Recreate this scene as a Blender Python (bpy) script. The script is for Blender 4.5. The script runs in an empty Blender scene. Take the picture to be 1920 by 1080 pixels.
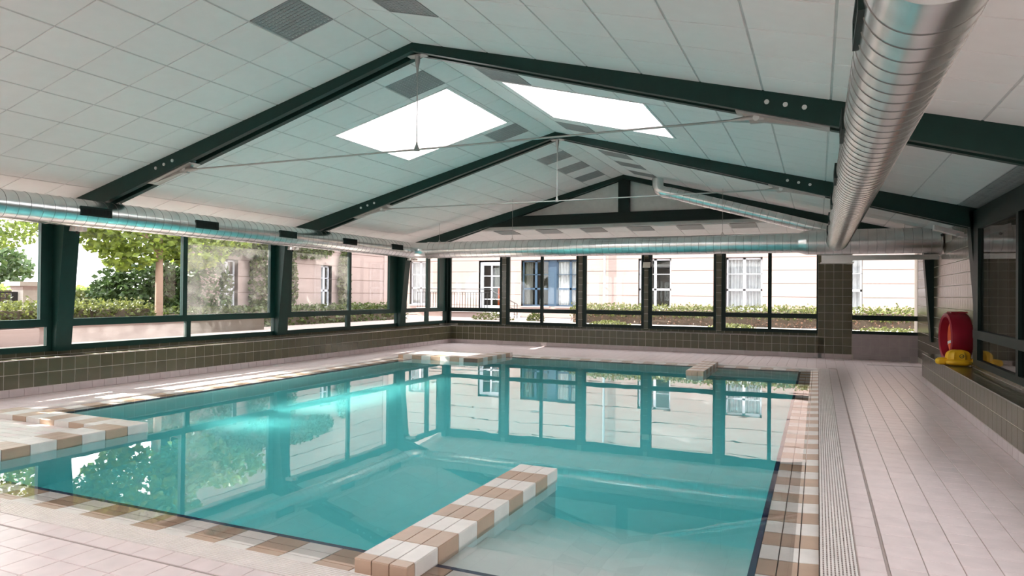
import bpy, math, random
from mathutils import Vector, Matrix
rnd = random.Random(7)
SC = bpy.context.scene
COL = SC.collection
# ------------------------------------------------------------------ camera
CAMH = 1.509
YAW, PITCH, ROLL, FPX = 0.4183, 0.0081, 0.0087, 1291.0
_f = Vector((-math.sin(YAW)*math.cos(PITCH), math.cos(YAW)*math.cos(PITCH), math.sin(PITCH)))
_r0 = Vector((math.cos(YAW), math.sin(YAW), 0)); _u0 = _r0.cross(_f)
_r = _r0*math.cos(ROLL) + _u0*math.sin(ROLL); _u = _r.cross(_f)
cam = bpy.data.objects.new('camera', bpy.data.cameras.new('camera'))
cam.data.sensor_width = 36.0; cam.data.lens = FPX/1920*36.0
cam.data.clip_start = .05; cam.data.clip_end = 500
cam.matrix_world = Matrix(((_r.x,_u.x,-_f.x,0),(_r.y,_u.y,-_f.y,0),(_r.z,_u.z,-_f.z,CAMH),(0,0,0,1)))
COL.objects.link(cam); SC.camera = cam
def proj(p):
    d = Vector(p) - Vector((0,0,CAMH)); z = d.dot(_f)
    if z < .1: return None
    return (960 + FPX*d.dot(_r)/z, 540 - FPX*d.dot(_u)/z, z)
# ------------------------------------------------------------------ world, sun, exposure
SKY, SUN, EXPO = 1.0, 3.3, 2.8
w = bpy.data.worlds.new('World'); SC.world = w; w.use_nodes = True
bg = w.node_tree.nodes['Background']; bg.inputs[0].default_value = (.97,.95,.98,1); bg.inputs[1].default_value = SKY
sun = bpy.data.objects.new('sun', bpy.data.lights.new('sun','SUN')); COL.objects.link(sun)
sun.data.energy = SUN; sun.data.angle = math.radians(.6); sun.data.color = (1,.93,.84)
sun.rotation_euler = Vector((1.25,.33,-1.0)).to_track_quat('-Z','Y').to_euler()
SC.view_settings.view_transform = 'Standard'; SC.view_settings.look = 'None'
SC.view_settings.exposure = EXPO; SC.view_settings.gamma = 1.0; SC.view_settings.use_curve_mapping = False
SC.cycles.use_denoising = True
SC.cycles.max_bounces = 12; SC.cycles.diffuse_bounces = 6; SC.cycles.glossy_bounces = 5
SC.cycles.transmission_bounces = 8; SC.cycles.transparent_max_bounces = 24
SC.cycles.sample_clamp_indirect = 12.0
def portal(name, c, sx, sy, normal):
    l = bpy.data.lights.new(name,'AREA'); l.shape='RECTANGLE'; l.size=sx; l.size_y=sy
    l.cycles.is_portal = True
    o = bpy.data.objects.new(name,l); o.location = c
    o.rotation_euler = Vector(normal).to_track_quat('-Z','Y').to_euler(); COL.objects.link(o)
# ------------------------------------------------------------------ materials
MATS = {}
def mat(name, col, rough=.5, metal=0, spec=.5, var=.06, scale=8, bump=0, bscale=60, objvar=0, coat=0):
    m = bpy.data.materials.new(name); m.use_nodes = True; nt = m.node_tree; b = nt.nodes['Principled BSDF']
    b.inputs['Roughness'].default_value = rough; b.inputs['Metallic'].default_value = metal
    b.inputs['Specular IOR Level'].default_value = spec
    if coat: b.inputs['Coat Weight'].default_value = coat; b.inputs['Coat Roughness'].default_value = .1
    tc = nt.nodes.new('ShaderNodeNewGeometry'); nz = nt.nodes.new('ShaderNodeTexNoise')
    nz.inputs['Scale'].default_value = scale; nz.inputs['Detail'].default_value = 4
    nt.links.new(tc.outputs['Position'], nz.inputs['Vector'])
    rp = nt.nodes.new('ShaderNodeMapRange'); rp.inputs['From Min'].default_value=.3; rp.inputs['From Max'].default_value=.7
    rp.inputs['To Min'].default_value = 1-var; rp.inputs['To Max'].default_value = 1+var
    nt.links.new(nz.outputs['Fac'], rp.inputs['Value'])
    src = rp.outputs['Result']
    if objvar:
        oi = nt.nodes.new('ShaderNodeObjectInfo'); r2 = nt.nodes.new('ShaderNodeMapRange')
        r2.inputs['To Min'].default_value = 1-objvar; r2.inputs['To Max'].default_value = 1+objvar
        nt.links.new(oi.outputs['Random'], r2.inputs['Value'])
        mu = nt.nodes.new('ShaderNodeMath'); mu.operation='MULTIPLY'
        nt.links.new(src, mu.inputs[0]); nt.links.new(r2.outputs['Result'], mu.inputs[1]); src = mu.outputs[0]
    vm = nt.nodes.new('ShaderNodeVectorMath'); vm.operation='SCALE'; vm.inputs[0].default_value = col
    nt.links.new(src, vm.inputs['Scale']); nt.links.new(vm.outputs['Vector'], b.inputs['Base Color'])
    if bump:
        n2 = nt.nodes.new('ShaderNodeTexNoise'); n2.inputs['Scale'].default_value = bscale
        nt.links.new(tc.outputs['Position'], n2.inputs['Vector'])
        bp = nt.nodes.new('ShaderNodeBump'); bp.inputs['Strength'].default_value = bump; bp.inputs['Distance'].default_value = .01
        nt.links.new(n2.outputs['Fac'], bp.inputs['Height']); nt.links.new(bp.outputs['Normal'], b.inputs['Normal'])
    MATS[name] = m; return m
mat('grout', (.52,.44,.41), .8)
mat('grout_olive', (.46,.41,.36), .8)
mat('olive', (.088,.080,.046), .22, objvar=.10)
mat('mauve', (.34,.28,.28), .3, objvar=.05)
mat('cove', (.52,.44,.44), .4, objvar=.04)
mat('deck', (.78,.66,.66), .28, objvar=.035, bump=.05, bscale=90)
mat('tan', (.50,.35,.26), .35, objvar=.06, bump=.06, bscale=120)
mat('cream', (.76,.71,.68), .35, objvar=.03, bump=.06, bscale=120)
mat('joint_dark', (.16,.10,.08), .8)
mat('grate_white', (.80,.73,.71), .4)
mat('black', (.01,.01,.01), .7)
mat('gully', (.38,.31,.29), .7)
mat('navy', (.02,.035,.09), .3)
mat('basin', (.82,.87,.87), .5, var=.02)
mat('step', (.88,.88,.86), .5, var=.02)
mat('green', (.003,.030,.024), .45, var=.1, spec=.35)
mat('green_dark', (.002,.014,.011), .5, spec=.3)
mat('ceil', (.83,.80,.785), .85, var=.015, objvar=.012, bump=.08, bscale=200)
mat('ceil_grid', (.60,.585,.57), .6)
mat('plaster', (.72,.70,.67), .8)
mat('vent', (.30,.30,.30), .5)
mat('vent_hole', (.06,.055,.05), .7)
mat('galv', (.80,.80,.79), .27, metal=1, var=.10, scale=5)
mat('galv_seam', (.20,.19,.18), .4, metal=.6)
mat('steel', (.45,.43,.41), .4, metal=.9)
mat('bolt', (.75,.74,.72), .3, metal=.8)
mat('red', (.30,.008,.025), .35)
mat('orange', (.75,.12,.03), .5)
mat('white_plastic', (.85,.85,.85), .4)
mat('yellow', (.80,.42,.01), .45)
mat('fixture', (.78,.68,.65), .45)
mat('lens', (.6,.58,.5), .2)
mat('pink_wall', (.31,.235,.215), .85, var=.03, scale=3, bump=.15)
mat('pink_pale', (.36,.275,.255), .85, var=.03, scale=3)
mat('stone', (.46,.41,.38), .85)
mat('paving', (.36,.29,.27), .85, var=.05)
mat('white_paint', (.50,.51,.56), .5)
mat('blue_paint', (.022,.052,.092), .5)
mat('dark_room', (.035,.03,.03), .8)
mat('curtain', (.48,.47,.50), .9, var=.12, scale=5)
mat('curtain_dark', (.16,.15,.14), .9)
mat('iron', (.02,.02,.022), .5)
mat('pipe', (.28,.33,.36), .45)
mat('kerb', (.62,.60,.58), .7)
mat('soil', (.10,.075,.055), .95)
mat('bark', (.30,.19,.14), .9, bump=.4, bscale=30)
mat('field', (.34,.31,.17), .95, scale=2)
mat('meadow', (.42,.30,.24), .95, scale=2)
mat('corridor', (.30,.25,.21), .8)
mat('corridor_dark', (.06,.055,.05), .8)
def leafmat(name, c, tr=.45):
    m = bpy.data.materials.new(name); m.use_nodes=True; nt=m.node_tree; b=nt.nodes['Principled BSDF']; out=nt.nodes['Material Output']
    g=nt.nodes.new('ShaderNodeNewGeometry'); nz=nt.nodes.new('ShaderNodeTexNoise'); nz.inputs['Scale'].default_value=9
    nt.links.new(g.outputs['Position'],nz.inputs['Vector'])
    rp=nt.nodes.new('ShaderNodeValToRGB'); rp.color_ramp.elements[0].position=.32; rp.color_ramp.elements[1].position=.68
    rp.color_ramp.elements[0].color=(c[0]*.5,c[1]*.55,c[2]*.6,1); rp.color_ramp.elements[1].color=(c[0]*1.5,c[1]*1.4,c[2]*1.2,1)
    nt.links.new(nz.outputs['Fac'],rp.inputs['Fac']); nt.links.new(rp.outputs['Color'],b.inputs['Base Color'])
    b.inputs['Roughness'].default_value=.45
    t=nt.nodes.new('ShaderNodeBsdfTranslucent'); nt.links.new(rp.outputs['Color'],t.inputs['Color'])
    mx=nt.nodes.new('ShaderNodeMixShader'); mx.inputs[0].default_value=tr
    nt.links.new(b.outputs[0],mx.inputs[1]); nt.links.new(t.outputs[0],mx.inputs[2]); nt.links.new(mx.outputs[0],out.inputs['Surface'])
    MATS[name]=m
leafmat('leaf_maple',(.20,.27,.045)); leafmat('leaf_dark',(.06,.11,.035),.25); leafmat('leaf_light',(.24,.33,.08))
leafmat('leaf_hedge',(.115,.135,.04)); leafmat('leaf_red',(.16,.085,.06),.3); leafmat('leaf_ivy',(.075,.105,.03),.35)
def glassmat(name, dirt=0.0, tint=(.95,.97,.96)):
    m=bpy.data.materials.new(name); m.use_nodes=True; nt=m.node_tree; out=nt.nodes['Material Output']
    nt.nodes.remove(nt.nodes['Principled BSDF'])
    tr=nt.nodes.new('ShaderNodeBsdfTransparent'); tr.inputs[0].default_value=(*tint,1)
    gl=nt.nodes.new('ShaderNodeBsdfGlossy'); gl.inputs['Roughness'].default_value=.0
    lw=nt.nodes.new('ShaderNodeLayerWeight'); lw.inputs[0].default_value=.5
    pw=nt.nodes.new('ShaderNodeMath'); pw.operation='POWER'; pw.inputs[1].default_value=5; nt.links.new(lw.outputs['Facing'],pw.inputs[0])
    fr=nt.nodes.new('ShaderNodeMath'); fr.operation='MULTIPLY_ADD'; fr.inputs[1].default_value=.93; fr.inputs[2].default_value=.035; nt.links.new(pw.outputs[0],fr.inputs[0])
    mx=nt.nodes.new('ShaderNodeMixShader'); nt.links.new(fr.outputs[0],mx.inputs[0]); nt.links.new(tr.outputs[0],mx.inputs[1]); nt.links.new(gl.outputs[0],mx.inputs[2])
    last=mx
    if dirt:
        g=nt.nodes.new('ShaderNodeNewGeometry'); nz=nt.nodes.new('ShaderNodeTexNoise'); nz.inputs['Scale'].default_value=3.5; nz.inputs['Detail'].default_value=6
        nt.links.new(g.outputs['Position'],nz.inputs['Vector'])
        rp=nt.nodes.new('ShaderNodeMapRange'); rp.inputs['From Min'].default_value=.35; rp.inputs['From Max'].default_value=.7
        rp.inputs['To Min'].default_value=dirt*.35; rp.inputs['To Max'].default_value=dirt; nt.links.new(nz.outputs['Fac'],rp.inputs['Value'])
        df=nt.nodes.new('ShaderNodeBsdfTranslucent'); df.inputs[0].default_value=(.75,.72,.70,1)
        m2=nt.nodes.new('ShaderNodeMixShader'); nt.links.new(rp.outputs[0],m2.inputs[0]); nt.links.new(mx.outputs[0],m2.inputs[1]); nt.links.new(df.outputs[0],m2.inputs[2]); last=m2
    nt.links.new(last.outputs[0],out.inputs['Surface']); MATS[name]=m
glassmat('glass'); glassmat('glass_dirty',.05); glassmat('glass_smoke',.03,(.80,.80,.78))
def watermat():
    m=bpy.data.materials.new('water'); m.use_nodes=True; nt=m.node_tree; out=nt.nodes['Material Output']; nt.nodes.remove(nt.nodes['Principled BSDF'])
    gl=nt.nodes.new('ShaderNodeBsdfGlass'); gl.inputs['IOR'].default_value=1.333; gl.inputs['Roughness'].default_value=0
    g=nt.nodes.new('ShaderNodeNewGeometry'); nz=nt.nodes.new('ShaderNodeTexNoise'); nz.inputs['Scale'].default_value=2.2; nz.inputs['Detail'].default_value=2
    nt.links.new(g.outputs['Position'],nz.inputs['Vector'])
    bp=nt.nodes.new('ShaderNodeBump'); bp.inputs['Strength'].default_value=.04; bp.inputs['Distance'].default_value=.012
    nt.links.new(nz.outputs['Fac'],bp.inputs['Height']); nt.links.new(bp.outputs[0],gl.inputs['Normal'])
    va=nt.nodes.new('ShaderNodeVolumeAbsorption'); va.inputs['Color'].default_value=(.12,.86,.88,1); va.inputs['Density'].default_value=.55
    nt.links.new(gl.outputs[0],out.inputs['Surface']); nt.links.new(va.outputs[0],out.inputs['Volume']); MATS['water']=m
watermat()
def opalmat():
    m=bpy.data.materials.new('opal'); m.use_nodes=True; nt=m.node_tree; out=nt.nodes['Material Output']; nt.nodes.remove(nt.nodes['Principled BSDF'])
    t=nt.nodes.new('ShaderNodeBsdfTranslucent'); t.inputs[0].default_value=(.93,.95,.97,1); nt.links.new(t.outputs[0],out.inputs['Surface']); MATS['opal']=m
opalmat()
# ------------------------------------------------------------------ mesh helpers
def wloc(o):
    v = Vector((0,0,0))
    while o is not None: v += o.location; o = o.parent
    return v
class MB:
    def __init__(s): s.v=[]; s.f=[]
    def quad(s,a,b,c,d): n=len(s.v); s.v += [Vector(a),Vector(b),Vector(c),Vector(d)]; s.f.append((n,n+1,n+2,n+3)); return s
    def hexa(s,p):   # p: 4 bottom ccw, 4 top ccw
        n=len(s.v); s.v += [Vector(q) for q in p]
        for f in ((3,2,1,0),(4,5,6,7),(0,1,5,4),(1,2,6,5),(2,3,7,6),(3,0,4,7)): s.f.append(tuple(n+i for i in f))
        return s
    def box(s,x0,x1,y0,y1,z0,z1):
        s.hexa([(x0,y0,z0),(x1,y0,z0),(x1,y1,z0),(x0,y1,z0),(x0,y0,z1),(x1,y0,z1),(x1,y1,z1),(x0,y1,z1)]); return s
    def prism(s, pts, a0, a1, axis='y'):   # polygon pts in the plane normal to axis
        n=len(s.v); k=len(pts)
        def P(p,a): return Vector((p[0],a,p[1])) if axis=='y' else (Vector((a,p[0],p[1])) if axis=='x' else Vector((p[0],p[1],a)))
        s.v += [P(p,a0) for p in pts]+[P(p,a1) for p in pts]
        s.f.append(tuple(range(n,n+k))); s.f.append(tuple(range(n+2*k-1,n+k-1,-1)))
        for i in range(k): j=(i+1)%k; s.f.append((n+i,n+k+i,n+k+j,n+j))
        return s
    def tube(s, path, r, seg=16, cap=True):
        path=[Vector(p) for p in path]; rs=r if isinstance(r,(list,tuple)) else [r]*len(path)
        n0=len(s.v); up=None
        for i,p in enumerate(path):
            t=((path[min(i+1,len(path)-1)]-p).normalized() if i<len(path)-1 else Vector())+((p-path[max(i-1,0)]).normalized() if i else Vector()); t.normalize()
            if up is None: up = Vector((0,0,1)) if abs(t.z)<.9 else Vector((1,0,0))
            a=t.cross(up).normalized(); b=a.cross(t).normalized(); up=b
            for k in range(seg):
                th=2*math.pi*k/seg; s.v.append(p+(a*math.cos(th)+b*math.sin(th))*rs[i])
        for i in range(len(path)-1):
            for k in range(seg):
                k2=(k+1)%seg; A=n0+i*seg; B=A+seg; s.f.append((A+k,A+k2,B+k2,B+k))
        if cap:
            s.f.append(tuple(n0+k for k in range(seg-1,-1,-1))); e=n0+(len(path)-1)*seg; s.f.append(tuple(e+k for k in range(seg)))
        return s
    def ring(s, c, axis, R, r, seg=28, sec=4):
        c=Vector(c); t=Vector(axis).normalized(); u=Vector((0,0,1)) if abs(t.z)<.9 else Vector((1,0,0)); a=t.cross(u).normalized(); b=a.cross(t)
        n0=len(s.v)
        for k in range(seg):
            th=2*math.pi*k/seg; d=a*math.cos(th)+b*math.sin(th)
            for q in range(sec):
                ph=2*math.pi*q/sec; s.v.append(c+d*(R+r*math.cos(ph))+t*(r*math.sin(ph)))
        for k in range(seg):
            for q in range(sec):
                A=n0+k*sec; B=n0+((k+1)%seg)*sec; q2=(q+1)%sec; s.f.append((A+q,A+q2,B+q2,B+q))
        return s
    def build(s, name, m, parent=None, smooth=False, kind=None):
        off = wloc(parent) if parent is not None else Vector((0,0,0))
        me=bpy.data.meshes.new(name); me.from_pydata([tuple(v-off) for v in s.v],[],s.f); me.materials.append(MATS[m] if isinstance(m,str) else m)
        if smooth:
            me.polygons.foreach_set('use_smooth',[True]*len(me.polygons))
            try: me.set_sharp_from_angle(angle=math.radians(40))
            except Exception: pass
        me.update(); o=bpy.data.objects.new(name,me); COL.objects.link(o)
        if parent is not None: o.parent=parent
        if kind: o['kind']=kind
        return o
def tag(o,label,cat=None,group=None,kind=None):
    o['label']=label
    if cat: o['category']=cat
    if group: o['group']=group
    if kind: o['kind']=kind
    return o
def empty(name, loc, label=None, cat=None, group=None, kind=None):
    o=bpy.data.objects.new(name,None); o.location=loc; o.empty_display_size=.1; COL.objects.link(o)
    if label: tag(o,label,cat,group,kind)
    elif kind: o['kind']=kind
    return o
def B(name,m,parent,x0,x1,y0,y1,z0,z1,**k): return MB().box(x0,x1,y0,y1,z0,z1).build(name,m,parent,**k)
# tiles: shared bevelled slabs, local +Z is the visible face
AX = {'up':Matrix.Identity(3),
      'xp':Matrix(((0,0,1),(1,0,0),(0,1,0))),       # faces +X ; local x -> +Y, local y -> +Z
      'xm':Matrix(((0,0,-1),(-1,0,0),(0,1,0))),     # faces -X
      'ym':Matrix(((1,0,0),(0,0,-1),(0,1,0)))}      # faces -Y ; local x -> +X, local y -> +Z
SL = .258; _ca = 1/math.sqrt(1+SL*SL); _sa = SL*_ca
AX['cl']=Matrix(((-_ca,0,_sa),(0,1,0),(-_sa,0,-_ca)))
AX['cr']=Matrix(((-_ca,0,-_sa),(0,1,0),(_sa,0,-_ca)))
_tm={}
def tverts(a,b,t,bev):
    a/=2;b/=2;q=bev
    return [(-a,-b,0),(a,-b,0),(a,b,0),(-a,b,0),(-a,-b,t-q),(a,-b,t-q),(a,b,t-q),(-a,b,t-q),(-a+q,-b+q,t),(a-q,-b+q,t),(a-q,b-q,t),(-a+q,b-q,t)]
TF=[(0,1,5,4),(1,2,6,5),(2,3,7,6),(3,0,4,7),(4,5,9,8),(5,6,10,9),(6,7,11,10),(7,4,8,11),(8,9,10,11)]
def tiles(parent, specs, name='tile', limit=300):
    """specs: (centre of the back face, axis key or matrix, a, b, thickness, bevel, material)"""
    sc=[]
    for s in specs:
        p=proj(s[0]); A=0
        if p and -60<p[0]<1980 and -60<p[1]<1140: A=s[2]*s[3]/(p[2]**2)
        sc.append(A)
    order=sorted(range(len(specs)),key=lambda i:-sc[i]); keep=set(i for i in order[:limit] if sc[i]>0)
    rest={}; off=wloc(parent)
    for i,s in enumerate(specs):
        c,ax,a,b,t,bev,m=s; R=AX[ax] if isinstance(ax,str) else ax
        if i in keep:
            key=(round(a,3),round(b,3),t,bev,m)
            if key not in _tm:
                me=bpy.data.meshes.new(name); me.from_pydata(tverts(a,b,t,bev),[],TF); me.materials.append(MATS[m]); me.update(); _tm[key]=me
            o=bpy.data.objects.new(name,_tm[key]); COL.objects.link(o); o.parent=parent
            o.matrix_local=Matrix.Translation(Vector(c)-off)@R.to_4x4()
        else:
            mb=rest.setdefault(m,MB()); n=len(mb.v); mb.v+=[Vector(c)+R@Vector(q) for q in tverts(a,b,t,bev)]; mb.f+=[tuple(n+k for k in f) for f in TF]
    for m,mb in rest.items(): mb.build(name+'_field',m,parent,kind='stuff')
def rect_minus(r,h):
    x0,x1,y0,y1=r; a0,a1,b0,b1=h
    if a0>=x1 or a1<=x0 or b0>=y1 or b1<=y0: return [r]
    out=[]
    if b0>y0: out.append((x0,x1,y0,b0))
    if b1<y1: out.append((x0,x1,b1,y1))
    yy0,yy1=max(y0,b0),min(y1,b1)
    if a0>x0: out.append((x0,a0,yy0,yy1))
    if a1<x1: out.append((a1,x1,yy0,yy1))
    return [q for q in out if q[1]-q[0]>.03 and q[3]-q[2]>.03]
# ------------------------------------------------------------------ dimensions
XL, XWL = -10.255, -10.67        # left ledge face, left window plane
DF, DW = 18.515, 18.93           # far ledge face, far window plane
XR, XWR, XRW = 1.69, 2.02, 2.13  # right ledge face, right window plane, right tiled wall
YB = -3.6                        # back wall
XRG, ZRG = -4.27, 4.38           # ridge
LEDGE, COVE = .51, .11
PX0, PX1, PY0, PY1 = -8.62, -.35, 3.43, 15.2   # pool edge (navy line)
GR = .365                        # coping width
WZ = -.03
def zc(x): return ZRG - SL*abs(x-XRG)
FR = (6.72, 11.42, 16.12); FW=.25
# ------------------------------------------------------------------ floor
CX0,CX1,CY0,CY1 = PX0-GR, PX1+GR, PY0-GR, PY1+GR
GW=.195; GX0,GX1,GY0,GY1 = CX0-GW, CX1+GW, CY0-GW, CY1+GW
fb=MB()
for r in ((-10.7,GX0,YB,19.0),(GX1,2.3,YB,19.0),(GX0,GX1,YB,GY0),(GX0,GX1,GY1,19.0)): fb.box(r[0],r[1],r[2],r[3],-.12,-.006)
floor=fb.build('floor','grout'); tag(floor,'pale pinkish grey tiled deck around the pool',kind='structure')
SW=.145; GU=.014
specs=[]
def deck(x0,x1,y0,y1,sx,sy,m='deck'):
    nx=max(1,round((x1-x0)/sx)); ny=max(1,round((y1-y0)/sy)); sx=(x1-x0)/nx; sy=(y1-y0)/ny
    for i in range(nx):
        for j in range(ny):
            specs.append(((x0+(i+.5)*sx,y0+(j+.5)*sy,-.006),'up',sx-.006,sy-.006,.006,.0015,m))
HX0,HX1,HY0,HY1=GX0-SW,GX1+SW,GY0-SW,GY1+SW   # gully rectangle
deck(GX1+.004,HX1,GY0,GY1,SW,.2); deck(GX0,GX1,HY0,GY0-.004,.2,SW); deck(HX0,GX0-.004,GY0,GY1,SW,.2); deck(GX0,GX1,GY1+.004,HY1,.2,SW)
deck(HX1+GU,XR,1.0,DF,.19,.2); deck(XL,HX1,1.0,HY0-GU,.2,.21); deck(XL,HX0-GU,HY0-GU,DF,.19,.2); deck(HX0-GU,HX1+GU,HY1+GU,DF,.2,.2)
deck(XR,XRW,14.15,DF,.2,.2)
tiles(floor,specs)
gm=MB()
for r in ((HX1,HX1+GU,HY0-GU,HY1+GU),(HX0-GU,HX0,HY0-GU,HY1+GU),(HX0,HX1,HY0-GU,HY0),(HX0,HX1,HY1,HY1+GU)): gm.box(*r,-.008,-.003)
gm.build('gully_line','gully',floor)
B('dark_floor_strip','gully',floor,1.0,2.10,17.1,17.2,-.006,.004)  # thin flat strip, darker than the deck tiles
# overflow grates
def grate(label, x0,x1,y0,y1, along):
    e=empty('overflow_grate',((x0+x1)/2,(y0+y1)/2,0),label,'grate','overflow grates around the pool')
    B('channel','black',e,x0,x1,y0,y1,-.10,-.05)
    n=10; 
    L0,L1=(y0,y1) if along=='y' else (x0,x1); a0,a1=(x0,x1) if along=='y' else (y0,y1); pt=(a1-a0)/n
    for i in range(n):
        a=a0+i*pt+pt*.22; b=a+pt*.56
        if along=='y': B('grate_bar','grate_white',e,a,b,y0,y1,-.03,.001)
        else: B('grate_bar','grate_white',e,x0,x1,a,b,-.03,.001)
    mb=MB(); k=int((L1-L0)/.034)
    for i in range(k):
        q=L0+i*.034
        if along=='y': mb.box(x0+.002,x1-.002,q,q+.012,-.03,-.004)
        else: mb.box(q,q+.012,y0+.002,y1-.002,-.03,-.004)
    mb.build('cross_bars','grate_white',e,kind='stuff')
grate('pale slotted overflow grate running along the right deck edge of the pool',CX1,GX1,CY0,CY1,'y')
grate('pale slotted overflow grate crossing the near foreground before the pool',GX0,GX1,GY0,CY0,'x')
grate('pale slotted overflow grate along the sunlit left edge of the pool',GX0,CX0,CY0,CY1,'y')
grate('pale slotted overflow grate along the far edge below the building windows',GX0,GX1,CY1,GY1,'x')
# ------------------------------------------------------------------ pool
pool=empty('swimming_pool',((PX0+PX1)/2,(PY0+PY1)/2,-1.4),'rectangular indoor pool with tan and cream tiled edge and pale basin','pool')
BZ=-1.35
B('basin_floor','basin',pool,PX0-.2,PX1+.2,PY0-.2,PY1+.2,BZ-.1,BZ)
cb=-.065
B('basin_wall','basin',pool,PX0-GR-.02,PX0,PY0-GR-.02,PY1+GR+.02,BZ,cb); B('basin_wall','basin',pool,PX1,PX1+GR+.02,PY0-GR-.02,PY1+GR+.02,BZ,cb)
B('basin_wall','basin',pool,PX0,PX1,PY0-GR-.02,PY0,BZ,cb); B('basin_wall','basin',pool,PX0,PX1,PY1,PY1+GR+.02,BZ,cb)
nb=.035
B('waterline_band','navy',pool,PX1-.001,PX1+nb,PY0-nb,PY1+nb,-.17,-.047); B('waterline_band','navy',pool,PX0-nb,PX0+.001,PY0-nb,PY1+nb,-.17,-.047)
B('waterline_band','navy',pool,PX0,PX1,PY0-nb,PY0+.001,-.17,-.047); B('waterline_band','navy',pool,PX0,PX1,PY1-.001,PY1+nb,-.17,-.047)
# coping rows, tilted a little into the water
specs=[]; TL=.248; ang=.026/GR
def coping(side):
    y=[0]
    if side in 'rl':
        n=round((PY1-PY0+2*GR)/TL); tl=(PY1-PY0+2*GR)/n; w3=(GR-nb)/3
        for j in range(n):
            for i in range(3):
                d=nb+(i+.5)*w3; z=-.058+ang*d
                x=PX1+d if side=='r' else PX0-d
                R=Matrix.Rotation(-ang if side=='r' else ang,3,'Y')
                specs.append(((x,CY0+(j+.5)*tl,z),R,w3-.006,tl-.006,.012,.002,'tan' if j%2==0 else 'cream'))
    else:
        n=round((PX1-PX0)/TL); tl=(PX1-PX0)/n; w3=(GR-nb)/3
        for j in range(n):
            for i in range(3):
                d=nb+(i+.5)*w3; z=-.058+ang*d
                yy=PY0-d if side=='n' else PY1+d
                R=Matrix.Rotation(-ang if side=='n' else ang,3,'X')
                specs.append(((PX0+(j+.5)*tl,yy,z),R,tl-.006,w3-.006,.012,.002,'tan' if j%2==0 else 'cream'))
for s in 'rlnf': coping(s)
tiles(pool,specs,'coping_tile')
for sd in 'rlnf':   # bed under the coping
    zi,zo=-.059,-.059+ang*GR
    if sd=='r': MB().prism([(PX1+nb,-.2),(CX1,-.2),(CX1,zo),(PX1+nb,zi)],CY0,CY1).build('coping_bed','joint_dark',pool)
    if sd=='l': MB().prism([(CX0,-.2),(PX0-nb,-.2),(PX0-nb,zi),(CX0,zo)],CY0,CY1).build('coping_bed','joint_dark',pool)
    if sd=='n': MB().prism([(CY0,-.2),(PY0-nb,-.2),(PY0-nb,zi),(CY0,zo)],PX0,PX1,'x').build('coping_bed','joint_dark',pool)
    if sd=='f': MB().prism([(PY1+nb,-.2),(CY1,-.2),(CY1,zo),(PY1+nb,zi)],PX0,PX1,'x').build('coping_bed','joint_dark',pool)
for k,(zs,ys) in enumerate(((-.10,.36),(-.21,.66),(-.34,.96),(-.50,1.26),(-.68,1.56),(-.90,1.86))):   # entry steps right of the near low wall
    B('pool_step','step',pool,-1.98,PX1-.0,PY0+(.0 if k==0 else ys-.32),PY0+ys,BZ,zs)
for k in range(4):
    B('pool_step','step',pool,-1.98,PX1-.0,PY1-.3*(k+1),PY1,BZ,-.2-.25*k)
# ------------------------------------------------------------------ low tiled walls and platforms in the pool
TOP=.06; TT=.012
def segs(a0,a1,first=0,l=TL):
    out=[]; a=a0; k=0
    if first: out.append((a0,a0+first)); a+=first
    while a<a1-.02: b=min(a+l,a1); out.append((a,b)); a=b
    return out
def run_tiles(sp,x0,x1,y0,y1,along,first,faces,flip=0):
    ss=segs(y0,y1,first) if along=='y' else segs(x0,x1,first)
    for k,(a,b) in enumerate(ss):
        m='tan' if (k+flip)%2==0 else 'cream'
        for i in range(3):
            if along=='y':
                w=(x1-x0)/3; sp.append(((x0+(i+.5)*w,(a+b)/2,TOP-TT),'up',w-.005,b-a-.005,TT,.002,m))
            else:
                w=(y1-y0)/3; sp.append((((a+b)/2,y0+(i+.5)*w,TOP-TT),'up',b-a-.005,w-.005,TT,.002,m))
        h=.15; zcn=TOP-TT-h/2+.006
        if along=='y':
            if 'R' in faces: sp.append(((x1-TT,(a+b)/2,zcn),'xp',b-a-.005,h,TT,.002,m))
            if 'L' in faces: sp.append(((x0+TT,(a+b)/2,zcn),'xm',b-a-.005,h,TT,.002,m))
        else:
            if 'N' in faces: sp.append((((a+b)/2,y0+TT,zcn),'ym',b-a-.005,h,TT,.002,m))
    return ss
def jetty(label,x0,x1,y0,y1,first,endmat='tan'):
    e=empty('pool_jetty',((x0+x1)/2,(y0+y1)/2,BZ),label,'low wall','low striped walls reaching into the pool')
    B('core','basin',e,x0+TT,x1-TT,y0+TT,y1-TT,BZ,-.085); B('core_top','joint_dark',e,x0+TT,x1-TT,y0+TT,y1-TT,-.085,TOP-TT)
    sp=[]; run_tiles(sp,x0,x1,y0,y1,'y',first,'RL')
    w=(x1-x0)/3
    for i in range(3): sp.append(((x0+(i+.5)*w,y0+TT,TOP-TT-.069),'ym',w-.005,.15,TT,.002,endmat))
    tiles(e,sp)
jetty('near low wall of tan and cream tiles in the foreground',-2.31,-1.972,3.105,5.40,.08)
jetty('small distant low wall of tan tiles at the far edge of the pool',-2.32,-1.985,13.48,15.6,.10)
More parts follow.
